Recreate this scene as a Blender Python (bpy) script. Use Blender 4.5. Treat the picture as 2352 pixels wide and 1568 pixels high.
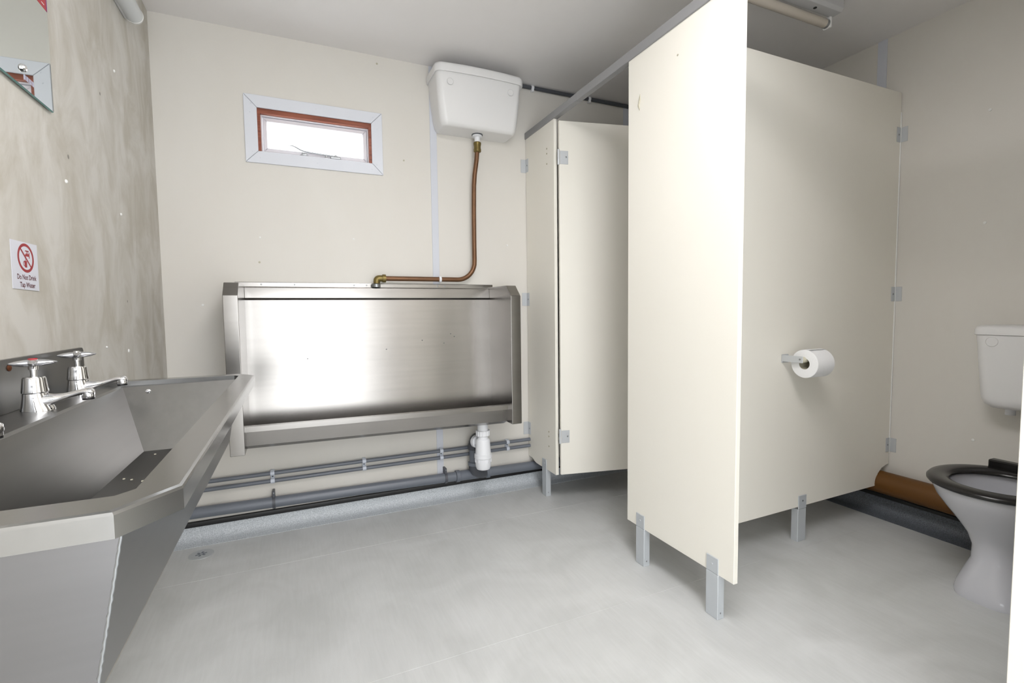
import bpy, bmesh, math, random
from mathutils import Vector, Matrix

for o in list(bpy.data.objects):
    bpy.data.objects.remove(o, do_unlink=True)
SC = bpy.context.scene
COL = SC.collection
PI = math.pi

# ------------------------------------------------------------------ camera
CAMZ = 1.05
def make_camera():
    yaw, pitch, roll = (math.radians(v) for v in (24.05405651, 3.57222167, 0.6979918))
    f = Vector((math.sin(yaw)*math.cos(pitch), math.cos(yaw)*math.cos(pitch), -math.sin(pitch)))
    r = Vector((math.cos(yaw), -math.sin(yaw), 0)); d = f.cross(r)
    c, s = math.cos(roll), math.sin(roll)
    right = c*r + s*d; down = -s*r + c*d
    cam = bpy.data.cameras.new('camera'); ob = bpy.data.objects.new('camera', cam)
    COL.objects.link(ob)
    m = Matrix((right, -down, -f)).transposed().to_4x4(); m.translation = (0, 0, CAMZ)
    ob.matrix_world = m
    cam.sensor_width = 36; cam.lens = 1114.2315/2352*36; cam.clip_start = 0.02
    SC.camera = ob
make_camera()

# ------------------------------------------------------------------ world and light
W = bpy.data.worlds.new('overcast_sky'); SC.world = W; W.use_nodes = True
bg = W.node_tree.nodes['Background']
bg.inputs[0].default_value = (0.95, 0.98, 1.0, 1); bg.inputs[1].default_value = 2.2
def portal(name, loc, rot, sx, sy):
    l = bpy.data.lights.new(name, 'AREA'); l.shape = 'RECTANGLE'; l.size = sx; l.size_y = sy
    l.cycles.is_portal = True
    o = bpy.data.objects.new(name, l); COL.objects.link(o); o.location = loc; o.rotation_euler = rot
vs = SC.view_settings
vs.view_transform = 'Standard'; vs.look = 'None'; vs.gamma = 1.0; vs.use_curve_mapping = False
vs.exposure = 1.32

# ------------------------------------------------------------------ room sizes
XL, XR, YB, YF, ZC = -0.533, 2.70, 2.615, -0.95, 2.358
DX0, DX1, DZ = -0.42, 0.85, 2.08          # doorway in the wall behind the camera
portal('doorway_portal', ((DX0+DX1)/2, YF-0.08, DZ/2), (PI/2, 0, 0), DX1-DX0, DZ)
portal('window_portal', (0.13, YB+0.12, 1.91), (-PI/2, 0, 0), 0.5, 0.18)

# ------------------------------------------------------------------ materials
def new_mat(name):
    m = bpy.data.materials.new(name); m.use_nodes = True
    return m, m.node_tree.nodes, m.node_tree.links, m.node_tree.nodes['Principled BSDF']
def plain(name, col, rough=0.5, metal=0.0, bump=0.0, bscale=200, spec=0.5, coat=0.0, vary=0.0, vscale=6):
    m, N, L, P = new_mat(name)
    P.inputs['Base Color'].default_value = (*col, 1)
    P.inputs['Roughness'].default_value = rough
    P.inputs['Metallic'].default_value = metal
    P.inputs['Specular IOR Level'].default_value = spec
    P.inputs['Coat Weight'].default_value = coat
    tc = N.new('ShaderNodeTexCoord')
    if vary:
        n = N.new('ShaderNodeTexNoise'); n.inputs['Scale'].default_value = vscale; n.inputs['Detail'].default_value = 5
        L.new(tc.outputs['Object'], n.inputs['Vector'])
        r = N.new('ShaderNodeMixRGB'); r.inputs[1].default_value = (*[c*(1-vary) for c in col], 1)
        r.inputs[2].default_value = (*[min(1, c*(1+vary)) for c in col], 1)
        L.new(n.outputs['Fac'], r.inputs[0]); L.new(r.outputs[0], P.inputs['Base Color'])
    if bump:
        n = N.new('ShaderNodeTexNoise'); n.inputs['Scale'].default_value = bscale; n.inputs['Detail'].default_value = 3
        b = N.new('ShaderNodeBump'); b.inputs['Strength'].default_value = bump; b.inputs['Distance'].default_value = 0.002
        L.new(tc.outputs['Object'], n.inputs['Vector']); L.new(n.outputs['Fac'], b.inputs['Height'])
        L.new(b.outputs['Normal'], P.inputs['Normal'])
    return m
def steel(name, base, rough, stretch, rvar=0.02):
    """brushed stainless sheet with wiped smudges; stretch = noise scale per axis"""
    m, N, L, P = new_mat(name)
    P.inputs['Metallic'].default_value = 1
    tc = N.new('ShaderNodeTexCoord')
    mp = N.new('ShaderNodeMapping'); mp.inputs['Scale'].default_value = stretch
    L.new(tc.outputs['Object'], mp.inputs['Vector'])
    n1 = N.new('ShaderNodeTexNoise'); n1.inputs['Scale'].default_value = 1; n1.inputs['Detail'].default_value = 1
    L.new(mp.outputs[0], n1.inputs['Vector'])
    n2 = N.new('ShaderNodeTexNoise'); n2.inputs['Scale'].default_value = 4; n2.inputs['Detail'].default_value = 2
    L.new(tc.outputs['Object'], n2.inputs['Vector'])
    cr = N.new('ShaderNodeMixRGB')
    cr.inputs[1].default_value = (*[c*0.88 for c in base], 1); cr.inputs[2].default_value = (*[min(1, c*1.1) for c in base], 1)
    L.new(n2.outputs['Fac'], cr.inputs[0]); L.new(cr.outputs[0], P.inputs['Base Color'])
    mr = N.new('ShaderNodeMapRange'); mr.inputs['To Min'].default_value = rough-rvar; mr.inputs['To Max'].default_value = rough+rvar
    L.new(n2.outputs['Fac'], mr.inputs['Value']); L.new(mr.outputs[0], P.inputs['Roughness'])
    mg = N.new('ShaderNodeMixRGB'); mg.blend_type = 'MULTIPLY'; mg.inputs[0].default_value = 0.10
    L.new(cr.outputs[0], mg.inputs[1]); L.new(n1.outputs['Fac'], mg.inputs[2]); L.new(mg.outputs[0], P.inputs['Base Color'])
    return m
def wall_mat(name, a, b, scale, lo, hi, rough=0.6, speck=0.0):
    """painted board: two paint tones in blotches, faint orange-peel relief, a few dark specks"""
    m, N, L, P = new_mat(name)
    P.inputs['Roughness'].default_value = rough
    tc = N.new('ShaderNodeTexCoord')
    mp = N.new('ShaderNodeMapping'); mp.inputs['Scale'].default_value = (1, 1, 0.55)
    L.new(tc.outputs['Object'], mp.inputs['Vector'])
    n = N.new('ShaderNodeTexNoise'); n.inputs['Scale'].default_value = scale; n.inputs['Detail'].default_value = 7
    n.inputs['Roughness'].default_value = 0.62; n.inputs['Distortion'].default_value = 0.6
    L.new(mp.outputs[0], n.inputs['Vector'])
    r = N.new('ShaderNodeValToRGB'); r.color_ramp.elements[0].position = lo; r.color_ramp.elements[1].position = hi
    r.color_ramp.elements[0].color = (*b, 1); r.color_ramp.elements[1].color = (*a, 1)
    L.new(n.outputs['Fac'], r.inputs[0])
    out = r.outputs[0]
    if speck:
        v = N.new('ShaderNodeTexVoronoi'); v.inputs['Scale'].default_value = 5.0
        L.new(tc.outputs['Object'], v.inputs['Vector'])
        vr = N.new('ShaderNodeValToRGB'); vr.color_ramp.elements[0].position = speck*0.7; vr.color_ramp.elements[1].position = speck
        vr.color_ramp.elements[0].color = (1, 1, 1, 1); vr.color_ramp.elements[1].color = (0, 0, 0, 1)
        L.new(v.outputs['Distance'], vr.inputs[0])
        mx = N.new('ShaderNodeMixRGB'); mx.inputs[2].default_value = (*[c*0.45 for c in b], 1)
        L.new(vr.outputs[0], mx.inputs[0]); L.new(out, mx.inputs[1]); out = mx.outputs[0]
    L.new(out, P.inputs['Base Color'])
    bn = N.new('ShaderNodeTexNoise'); bn.inputs['Scale'].default_value = 160
    L.new(tc.outputs['Object'], bn.inputs['Vector'])
    bp = N.new('ShaderNodeBump'); bp.inputs['Strength'].default_value = 0.05; bp.inputs['Distance'].default_value = 0.002
    L.new(bn.outputs['Fac'], bp.inputs['Height']); L.new(bp.outputs[0], P.inputs['Normal'])
    return m
def floor_mat():
    m, N, L, P = new_mat('pale_grey_vinyl')
    tc = N.new('ShaderNodeTexCoord')
    n = N.new('ShaderNodeTexNoise'); n.inputs['Scale'].default_value = 3.2; n.inputs['Detail'].default_value = 9; n.inputs['Distortion'].default_value = 1.2
    L.new(tc.outputs['Object'], n.inputs['Vector'])
    mp = N.new('ShaderNodeMapping'); mp.inputs['Scale'].default_value = (90, 8, 1); mp.inputs['Rotation'].default_value = (0, 0, 0.7)
    L.new(tc.outputs['Object'], mp.inputs['Vector'])
    s = N.new('ShaderNodeTexNoise'); s.inputs['Scale'].default_value = 1; s.inputs['Detail'].default_value = 6; s.inputs['Distortion'].default_value = 0.8
    L.new(mp.outputs[0], s.inputs['Vector'])
    a = N.new('ShaderNodeMath'); a.operation = 'MULTIPLY_ADD'; a.inputs[1].default_value = 0.35
    L.new(s.outputs['Fac'], a.inputs[0]); L.new(n.outputs['Fac'], a.inputs[2])
    r = N.new('ShaderNodeValToRGB'); r.color_ramp.elements[0].position = 0.45; r.color_ramp.elements[1].position = 0.9
    r.color_ramp.elements[0].color = (0.52, 0.53, 0.525, 1); r.color_ramp.elements[1].color = (0.62, 0.63, 0.63, 1)
    L.new(a.outputs[0], r.inputs[0]); L.new(r.outputs[0], P.inputs['Base Color'])
    P.inputs['Roughness'].default_value = 0.42
    f = N.new('ShaderNodeTexNoise'); f.inputs['Scale'].default_value = 350
    L.new(tc.outputs['Object'], f.inputs['Vector'])
    b = N.new('ShaderNodeBump'); b.inputs['Strength'].default_value = 0.12; b.inputs['Distance'].default_value = 0.002
    L.new(f.outputs['Fac'], b.inputs['Height']); L.new(b.outputs[0], P.inputs['Normal'])
    return m
def speckle(name, a, b):
    m, N, L, P = new_mat(name)
    tc = N.new('ShaderNodeTexCoord')
    n = N.new('ShaderNodeTexNoise'); n.inputs['Scale'].default_value = 260; n.inputs['Detail'].default_value = 2
    L.new(tc.outputs['Object'], n.inputs['Vector'])
    r = N.new('ShaderNodeValToRGB'); r.color_ramp.elements[0].position = 0.35; r.color_ramp.elements[1].position = 0.65
    r.color_ramp.elements[0].color = (*a, 1); r.color_ramp.elements[1].color = (*b, 1)
    L.new(n.outputs['Fac'], r.inputs[0]); L.new(r.outputs[0], P.inputs['Base Color'])
    P.inputs['Roughness'].default_value = 0.5
    return m
def wood_mat():
    m, N, L, P = new_mat('red_brown_timber')
    tc = N.new('ShaderNodeTexCoord'); mp = N.new('ShaderNodeMapping'); mp.inputs['Scale'].default_value = (4, 60, 60)
    L.new(tc.outputs['Object'], mp.inputs['Vector'])
    n = N.new('ShaderNodeTexNoise'); n.inputs['Scale'].default_value = 1.5; n.inputs['Detail'].default_value = 6
    L.new(mp.outputs[0], n.inputs['Vector'])
    r = N.new('ShaderNodeValToRGB'); r.color_ramp.elements[0].position = 0.3; r.color_ramp.elements[1].position = 0.7
    r.color_ramp.elements[0].color = (0.16, 0.035, 0.014, 1); r.color_ramp.elements[1].color = (0.34, 0.095, 0.045, 1)
    L.new(n.outputs['Fac'], r.inputs[0]); L.new(r.outputs[0], P.inputs['Base Color'])
    P.inputs['Roughness'].default_value = 0.45
    return m
def glass_mat():
    m, N, L, P = new_mat('window_glass'); N.remove(P)
    t = N.new('ShaderNodeBsdfTransparent'); t.inputs[0].default_value = (0.97, 0.98, 0.98, 1)
    g = N.new('ShaderNodeBsdfGlossy'); g.inputs['Roughness'].default_value = 0.02
    mx = N.new('ShaderNodeMixShader'); mx.inputs[0].default_value = 0.06
    L.new(t.outputs[0], mx.inputs[1]); L.new(g.outputs[0], mx.inputs[2])
    L.new(mx.outputs[0], N['Material Output'].inputs[0])
    return m

M = {}
M['wall'] = wall_mat('cream_wall_paint', (0.705, 0.682, 0.64), (0.685, 0.657, 0.61), 2.2, 0.35, 0.65, 0.55)
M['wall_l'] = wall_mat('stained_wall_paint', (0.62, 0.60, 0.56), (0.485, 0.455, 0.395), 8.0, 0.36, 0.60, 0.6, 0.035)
M['panel'] = wall_mat('cream_laminate', (0.87, 0.845, 0.775), (0.855, 0.826, 0.75), 1.6, 0.3, 0.7, 0.42)
M['ceil'] = wall_mat('ceiling_board', (0.84, 0.82, 0.815), (0.81, 0.79, 0.78), 2.0, 0.3, 0.7, 0.7)
M['floor'] = floor_mat()
M['cove'] = speckle('blue_grey_speckled_vinyl', (0.38, 0.41, 0.44), (0.60, 0.63, 0.66))
M['cove_shaded'] = speckle('shaded_speckled_vinyl', (0.075, 0.085, 0.10), (0.16, 0.175, 0.20))  # same coving vinyl, colour darkened to stand for shadow along the right wall
M['steel'] = steel('brushed_steel_urinal', (0.34, 0.325, 0.31), 0.235, (3, 60, 60))
M['steel_s'] = steel('brushed_steel_basin', (0.25, 0.247, 0.242), 0.33, (60, 3, 60))
M['steel_p'] = steel('polished_steel_rim', (0.40, 0.40, 0.40), 0.235, (60, 3, 60), 0.02)
M['steel_e'] = steel('steel_end_sheet', (0.24, 0.237, 0.245), 0.38, (3, 60, 60), 0.05)
M['chrome'] = plain('chrome', (0.86, 0.86, 0.88), 0.06, 1.0)
M['chromeg'] = plain('clear_handle', (0.62, 0.63, 0.66), 0.16, 0.9)
M['alu'] = plain('satin_aluminium', (0.56, 0.59, 0.62), 0.48, 0.3, vary=0.03)
M['alub'] = plain('pale_aluminium_bracket', (0.58, 0.60, 0.62), 0.45, 0.3)
M['rail'] = plain('grey_rail', (0.30, 0.30, 0.305), 0.5, 0.1, bump=0.05, bscale=300)
M['strip'] = plain('pale_blue_grey_strip', (0.62, 0.64, 0.70), 0.5)
M['trimw'] = plain('white_blue_trim', (0.70, 0.72, 0.78), 0.45, vary=0.02)
M['sash'] = plain('white_sash', (0.72, 0.70, 0.74), 0.4)
M['wood'] = wood_mat()
M['glass'] = glass_mat()
M['mirror'] = plain('mirror_silver', (0.80, 0.84, 0.83), 0.015, 1.0)
M['medge'] = plain('mirror_edge', (0.10, 0.25, 0.24), 0.15)
M['gpvc'] = plain('grey_pvc', (0.15, 0.165, 0.195), 0.36, vary=0.05)
M['gpvcd'] = plain('dark_grey_pvc', (0.075, 0.08, 0.093), 0.42)
M['wpvc'] = plain('white_pvc', (0.80, 0.81, 0.84), 0.32)
M['clip'] = plain('pale_clip', (0.62, 0.66, 0.74), 0.4)
M['copper'] = plain('aged_copper', (0.17, 0.085, 0.042), 0.38, 0.55, vary=0.25, vscale=25)
M['brass'] = plain('aged_brass', (0.20, 0.15, 0.05), 0.4, 0.7, vary=0.3, vscale=60)
M['soil'] = plain('brown_soil_pipe', (0.12, 0.046, 0.002), 0.48, vary=0.06)
M['black'] = plain('black_rubber', (0.006, 0.006, 0.007), 0.45)
M['seat'] = plain('black_seat', (0.010, 0.009, 0.009), 0.22)
M['cer'] = plain('white_ceramic', (0.57, 0.575, 0.615), 0.12)
M['cist'] = plain('white_plastic_cistern', (0.78, 0.775, 0.775), 0.30)
M['paper'] = plain('toilet_paper', (0.86, 0.86, 0.87), 0.9, bump=0.25, bscale=120)
M['label'] = plain('sticker_white', (0.66, 0.67, 0.74), 0.4)
M['red'] = plain('sign_red', (0.33, 0.022, 0.028), 0.5)
M['redl'] = plain('red_sticker', (0.42, 0.018, 0.03), 0.4)
M['ink'] = plain('sign_ink', (0.11, 0.02, 0.03), 0.5)
M['purple'] = plain('sticker_edge', (0.20, 0.02, 0.16), 0.4)
M['faint'] = plain('faint_print', (0.40, 0.42, 0.55), 0.4)
M['rust'] = plain('rusty_screw', (0.16, 0.05, 0.018), 0.7, 0.3)
M['capw'] = plain('white_cap', (0.82, 0.82, 0.80), 0.4)
M['bolt'] = plain('cream_bolt', (0.42, 0.39, 0.28), 0.4)
M['screw'] = plain('screw_metal', (0.32, 0.33, 0.34), 0.35, 0.8)
M['batten'] = plain('batten_enamel', (0.55, 0.55, 0.56), 0.4)
M['tube'] = plain('unlit_tube', (0.55, 0.50, 0.43), 0.2)
M['opal'] = plain('opal_diffuser', (0.60, 0.62, 0.63), 0.25)
M['dirt'] = plain('dark_hole', (0.02, 0.02, 0.02), 0.8)
M['chip'] = plain('pale_chip', (0.66, 0.63, 0.50), 0.7)
M['silic'] = plain('old_sealant', (0.47, 0.44, 0.34), 0.6)
M['drain'] = plain('drain_plate', (0.50, 0.52, 0.53), 0.45, 0.2)

# ------------------------------------------------------------------ mesh helpers
class MB:
    """collects shapes (world coordinates) for ONE mesh object"""
    def __init__(self): self.bm = bmesh.new()
    def poly(self, pts, flip=False):
        vs_ = [self.bm.verts.new(p) for p in pts]
        if flip: vs_.reverse()
        return self.bm.faces.new(vs_)
    def box(self, x0, x1, y0, y1, z0, z1, bev=0.0, seg=2, mat=None):
        t = bmesh.new()
        bmesh.ops.create_cube(t, size=1.0)
        for v in t.verts:
            v.co = Vector(((x0+x1)/2 + v.co.x*(x1-x0), (y0+y1)/2 + v.co.y*(y1-y0), (z0+z1)/2 + v.co.z*(z1-z0)))
        if bev: bmesh.ops.bevel(t, geom=t.edges[:], offset=bev, segments=seg, affect='EDGES', profile=0.5)
        if mat: bmesh.ops.transform(t, matrix=mat, verts=t.verts)
        self.merge(t); return self
    def merge(self, t):
        me = bpy.data.meshes.new('tmp'); t.to_mesh(me); t.free()
        self.bm.from_mesh(me); bpy.data.meshes.remove(me)
    def prism(self, poly, vec, bev=0.0, seg=2):
        """poly: list of 3-D points (planar), extruded along vec"""
        t = bmesh.new(); vec = Vector(vec)
        a = [t.verts.new(p) for p in poly]; b = [t.verts.new(Vector(p)+vec) for p in poly]
        n = len(a)
        t.faces.new(a[::-1]); t.faces.new(b)
        for i in range(n): t.faces.new((a[i], a[(i+1) % n], b[(i+1) % n], b[i]))
        bmesh.ops.recalc_face_normals(t, faces=t.faces)
        if bev: bmesh.ops.bevel(t, geom=t.edges[:], offset=bev, segments=seg, affect='EDGES', profile=0.5)
        self.merge(t); return self
    def loft(self, rings, cap0=True, cap1=True, closed=True):
        t = bmesh.new(); R_ = [[t.verts.new(p) for p in r] for r in rings]
        n = len(R_[0])
        for i in range(len(R_)-1):
            for j in range(n if closed else n-1):
                k = (j+1) % n
                t.faces.new((R_[i][j], R_[i][k], R_[i+1][k], R_[i+1][j]))
        if cap0: t.faces.new(R_[0][::-1])
        if cap1: t.faces.new(R_[-1])
        bmesh.ops.recalc_face_normals(t, faces=t.faces)
        self.merge(t); return self
    def lathe(self, prof, c, axis='z', seg=28, cap=True):
        """prof: (radius, offset along axis)"""
        rings = []
        for r, h in prof:
            ring = []
            for i in range(seg):
                a = 2*PI*i/seg; u, v = r*math.cos(a), r*math.sin(a)
                p = {'z': (u, v, h), 'x': (h, u, v), 'y': (u, h, v)}[axis]
                ring.append(Vector(c)+Vector(p))
            rings.append(ring)
        return self.loft(rings, cap, cap)
    def tube(self, pts, r, seg=16, cap=True):
        pts = [Vector(p) for p in pts]; rings = []; up = None
        for i, p in enumerate(pts):
            d = (pts[min(i+1, len(pts)-1)] - pts[max(i-1, 0)]).normalized()
            if up is None:
                up = Vector((0, 0, 1)) if abs(d.z) < 0.9 else Vector((0, 1, 0))
            up = (up - d*up.dot(d)).normalized(); s = d.cross(up)
            rr = r[i] if isinstance(r, (list, tuple)) else r
            rings.append([p + rr*(math.cos(2*PI*k/seg)*s + math.sin(2*PI*k/seg)*up) for k in range(seg)])
        return self.loft(rings, cap, cap)
    def build(self, name, mat, parent=None, base=None, ang=35, label=None):
        me = bpy.data.meshes.new(name)
        off = Vector(base) if base is not None else (root_of(parent) if parent else Vector((0, 0, 0)))
        bmesh.ops.translate(self.bm, vec=-off, verts=self.bm.verts)
        self.bm.to_mesh(me); self.bm.free()
        me.materials.append(M[mat])
        me.polygons.foreach_set('use_smooth', [True]*len(me.polygons))
        me.set_sharp_from_angle(angle=math.radians(ang))
        o = bpy.data.objects.new(name, me); COL.objects.link(o)
        w_ = o.modifiers.new('weighted_normals', 'WEIGHTED_NORMAL'); w_.keep_sharp = True
        if parent: o.parent = parent
        else: o.location = off
        if label: o['label'] = label
        return o
def root_of(o):
    while o.parent: o = o.parent
    return Vector(o.location)
def tag(o, label, cat, group=None):
    o['label'] = label; o['category'] = cat
    if group: o['group'] = group
    return o
def thing(name, loc, label, cat, group=None):
    o = bpy.data.objects.new(name, None); COL.objects.link(o); o.location = loc
    o.empty_display_size = 0.05
    return tag(o, label, cat, group)
def struct(o): o['kind'] = 'structure'; return o
def copy_tree(o, parent=None):
    c = o.copy(); COL.objects.link(c); c.parent = parent
    for ch in list(o.children): copy_tree(ch, c)
    return c
def arc(c, r, a0, a1, n, plane='xz'):
    out = []
    for i in range(n+1):
        a = math.radians(a0 + (a1-a0)*i/n); u, v = r*math.cos(a), r*math.sin(a)
        out.append({'xz': (c[0]+u, c[1], c[2]+v), 'yz': (c[0], c[1]+u, c[2]+v), 'xy': (c[0]+u, c[1]+v, c[2])}[plane])
    return out
def sup_ellipse(xc, yc, z, a, b, n=2.0, seg=40):
    out = []
    for i in range(seg):
        t = 2*PI*i/seg; c, s = math.cos(t), math.sin(t)
        out.append((xc + a*math.copysign(abs(c)**(2/n), c), yc + b*math.copysign(abs(s)**(2/n), s), z))
    return out
def screw_head(parent, name, c, axis, r=0.0035, h=0.0015, mat='screw'):
    sgn = -1 if axis[0] == '-' else 1; ax = axis[-1]
    return MB().lathe([(r, 0), (r, sgn*h*0.5), (r*0.6, sgn*h)], c, ax, 12).build(name, mat, parent)

# ================================================================== THE ROOM
T = 0.06
floor = struct(MB().box(XL-T, XR+T, YF-0.5, YB+T, -0.06, 0).build('floor', 'floor'))
MB().box(XL, XR-.09, 1.373, 1.3752, -.001, .0006).build('weld_seam', 'floor', floor)
MB().box(XL, XR-.09, 2.209, 2.2115, -.001, .0006).build('weld_seam', 'floor', floor)
struct(MB().box(XL-T, XR+T, YF-T, YB+T, ZC, ZC+0.06).build('ceiling', 'ceil'))
wall_left = struct(MB().box(XL-T, XL, YF-T, YB+T, 0, ZC).build('wall_left', 'wall_l'))
wall_right = struct(MB().box(XR, XR+T, YF-T, YB+T, 0, ZC).build('wall_right', 'wall'))
# back wall with the window opening
WX0, WX1, WZ0, WZ1 = -0.1275, 0.3925, 1.8135, 2.0165
b = MB()
b.box(XL, WX0, YB, YB+T, 0, ZC).box(WX1, XR, YB, YB+T, 0, ZC)
b.box(WX0, WX1, YB, YB+T, 0, WZ0).box(WX0, WX1, YB, YB+T, WZ1, ZC)
wall_back = struct(b.build('wall_back', 'wall'))
# wall behind the camera with the open doorway that lets the daylight in
b = MB()
b.box(XL, DX0, YF-T, YF, 0, ZC).box(DX1, XR, YF-T, YF, 0, ZC).box(DX0, DX1, YF-T, YF, DZ, ZC)
struct(b.build('wall_front', 'wall'))
dr = struct(MB().box(DX0-0.05, DX0, YF-T, YF+0.012, 0, DZ).box(DX1, DX1+0.05, YF-T, YF+0.012, 0, DZ)
            .box(DX0-0.05, DX1+0.05, YF-T, YF+0.012, DZ, DZ+0.05).build('door_1', 'trimw'))

# white screw caps and nail heads dotted over the walls
for (y, z, r) in [(1.652, 1.402, .0055), (2.109, 1.883, .005), (2.089, 1.398, .005), (2.083, .929, .006), (1.869, .955, .003)]:
    MB().lathe([(r, 0), (r, .002), (r*.5, .004)], (XL, y, z), 'x', 14).build('screw_cap', 'capw', wall_left)
for (x, z, r) in [(-.137, 1.414, .004), (.288, 1.427, .004), (1.143, 1.433, .005), (-.383, 1.096, .005)]:
    MB().lathe([(r, 0), (r, -.002), (r*.5, -.003)], (x, YB, z), 'y', 14).build('screw_cap', 'capw', wall_back)
for (x, z, r) in [(.43, 2.32, .005), (-.144, 1.297, .005), (.555, 1.85, .0045)]:
    MB().lathe([(r, 0), (r, -.001), (r*.5, -.0015)], (x, YB, z), 'y', 14).build('nail_head', 'silic', wall_back)
for (y, z, r) in [(1.088, 1.87, .006), (1.088, 1.402, .006), (1.093, .461, .006)]:
    MB().lathe([(r, 0), (r, -.002), (r*.5, -.003)], (XR, y, z), 'x', 14).build('screw_cap', 'capw', wall_right)

# pale joint strips on the wall boards
struct(MB().box(.698, .735, YB-.004, YB, .10, ZC, .001, 1).build('trim_1', 'strip'))
struct(MB().box(1.965, 2.005, YB-.004, YB, .10, ZC, .001, 1).build('trim_2', 'strip'))
struct(MB().box(XR-.004, XR, 1.489, 1.532, .10, ZC, .001, 1).build('trim_3', 'strip'))
# vinyl coving and its black capping
def cove(name, p0, p1, n, mat, r=.040, h=.070, t=.006):
    p0, p1, n = Vector(p0), Vector(p1), Vector(n)          # n = unit normal into the room
    prof = [(0, h), (t, h), (t, r+t)]
    for i in range(1, 7):
        a = i/6*PI/2
        prof.append((t+r-r*math.cos(a), r+t-r*math.sin(a)))
    prof += [(t+r+.03, .0015), (t+r+.03, 0), (0, 0)]
    P = [p0 + n*u + Vector((0, 0, v)) for u, v in prof]
    return struct(MB().prism(P, p1-p0).build(name, mat))
cove('baseboard_back', (XL, YB, 0), (XR, YB, 0), (0, -1, 0), 'cove')
cove('baseboard_right', (XR, YF, 0), (XR, YB-.05, 0), (-1, 0, 0), 'cove_shaded', r=.05, h=.085)
struct(MB().prism([(XL, YB, .068), (XL, YB-.010, .068), (XL, YB-.012, .080), (XL, YB-.009, .090), (XL, YB, .093)], (XR-XL, 0, 0)).build('trim_4', 'black'))
struct(MB().prism([(XR, YF, .083), (XR-.012, YF, .083), (XR-.012, YF, .098), (XR, YF, .103)], (0, YB-.05-YF, 0)).build('trim_5', 'black'))

# ------------------------------------------------------------------ window
win = bpy.data.objects.new('window_1', None); COL.objects.link(win); win.location = (.132, YB, 1.756); struct(win)
win['label'] = 'small high window with white mitred trim and red-brown timber lining'
ox0, ox1, oz0, oz1 = -.181, .445, 1.760, 2.071          # casing outside
ix0, ix1, iz0, iz1 = -.127, .391, 1.815, 2.015          # casing inside
g = .0012
def casing(pts, dz):
    MB().prism([(x, YB-.009, z) for x, z in pts], (0, .009, 0), .0012, 1).build('casing_board', 'trimw', win)
casing([(ox0, oz1), (ox1, oz1), (ix1, iz1), (ix0, iz1)], 0)
casing([(ox0, oz0), (ox1, oz0), (ix1, iz0), (ix0, iz0)], 0)
casing([(ox0-.0005, oz0+g), (ox0-.0005, oz1-g), (ix0-.0005, iz1-g), (ix0-.0005, iz0+g)], 0)
casing([(ox1+.0005, oz0+g), (ox1+.0005, oz1-g), (ix1+.0005, iz1-g), (ix1+.0005, iz0+g)], 0)
for x, z in [(-.15, 2.03), (.13, 2.045), (.40, 2.045), (-.155, 1.99), (-.152, 1.81), (-.12, 1.785), (.13, 1.788), (.415, 1.81), (.418, 1.99), (.39, 1.785)]:
    MB().lathe([(.0032, 0), (.0032, -.0007), (.002, -.0014)], (x, YB-.009, z), 'y', 10).build('casing_screw', 'trimw', win)
# timber lining of the reveal
e = .013
MB().box(WX0, WX1, YB+.002, YB+T, WZ1-.022, WZ1).build('lining_board', 'wood', win)
MB().box(WX0, WX0+e, YB+.002, YB+T, WZ0, WZ1-.022).build('lining_board', 'wood', win)
MB().box(WX1-e, WX1, YB+.002, YB+T, WZ0, WZ1-.022).build('lining_board', 'wood', win)
MB().box(WX0+e, WX1-e, YB+.002, YB+T, WZ0, WZ0+.005).build('lining_board', 'sash', win)
# rebate bead, sash and glass
def frame(x0, x1, z0, z1, w, y0, y1, name, mat, parent, bev=.002):
    for pts in ([(x0, z1), (x1, z1), (x1-w, z1-w), (x0+w, z1-w)], [(x0, z0), (x1, z0), (x1-w, z0+w), (x0+w, z0+w)],
                [(x0, z0), (x0, z1), (x0+w, z1-w), (x0+w, z0+w)], [(x1, z0), (x1, z1), (x1-w, z1-w), (x1-w, z0+w)]):
        MB().prism([(x, y0, z) for x, z in pts], (0, y1-y0, 0), bev, 1).build(name, mat, parent)
frame(WX0+e, WX1-e, WZ0+.005, WZ1-.022, .006, YB+.022, YB+.058, 'rebate_bead', 'sash', win, .001)
sash = bpy.data.objects.new('sash', None); COL.objects.link(sash); sash.parent = win
frame(WX0+e+.007, WX1-e-.007, WZ0+.012, WZ1-.029, .020, YB+.032, YB+.055, 'sash_rail', 'sash', sash, .003)
MB().box(WX0+e+.022, WX1-e-.022, YB+.043, YB+.046, WZ0+.026, WZ1-.044).build('pane', 'glass', sash)
# casement stay
sp_ = [(-.002, 1.860), (.008, 1.864), (.020, 1.864), (.036, 1.858), (.055, 1.848), (.074, 1.843), (.100, 1.841), (.133, 1.839), (.18, 1.837), (.225, 1.835)]
arm = MB().tube([(x, YB+.016, z) for x, z in sp_], [.0008, .0018, .0026, .0032, .0036, .0036, .0034, .0034, .0036, .0036], 10).build('stay_arm', 'screw', win)
MB().box(.052, .092, YB+.010, YB+.024, WZ0+.005, WZ0+.011, .002).box(.060, .084, YB+.013, YB+.021, WZ0+.010, WZ0+.024, .003).build('stay_pin', 'screw', win)
MB().box(.164, .180, YB+.010, YB+.024, WZ0+.005, WZ0+.012, .002).box(.168, .176, YB+.013, YB+.021, WZ0+.010, WZ0+.022, .002).build('stay_pin', 'screw', win)
MB().box(.192, .240, YB+.008, YB+.026, WZ0+.008, WZ0+.020, .003).box(.212, .222, YB+.010, YB+.024, WZ0+.016, WZ0+.028, .003).build('stay_bracket', 'screw', win)

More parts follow.
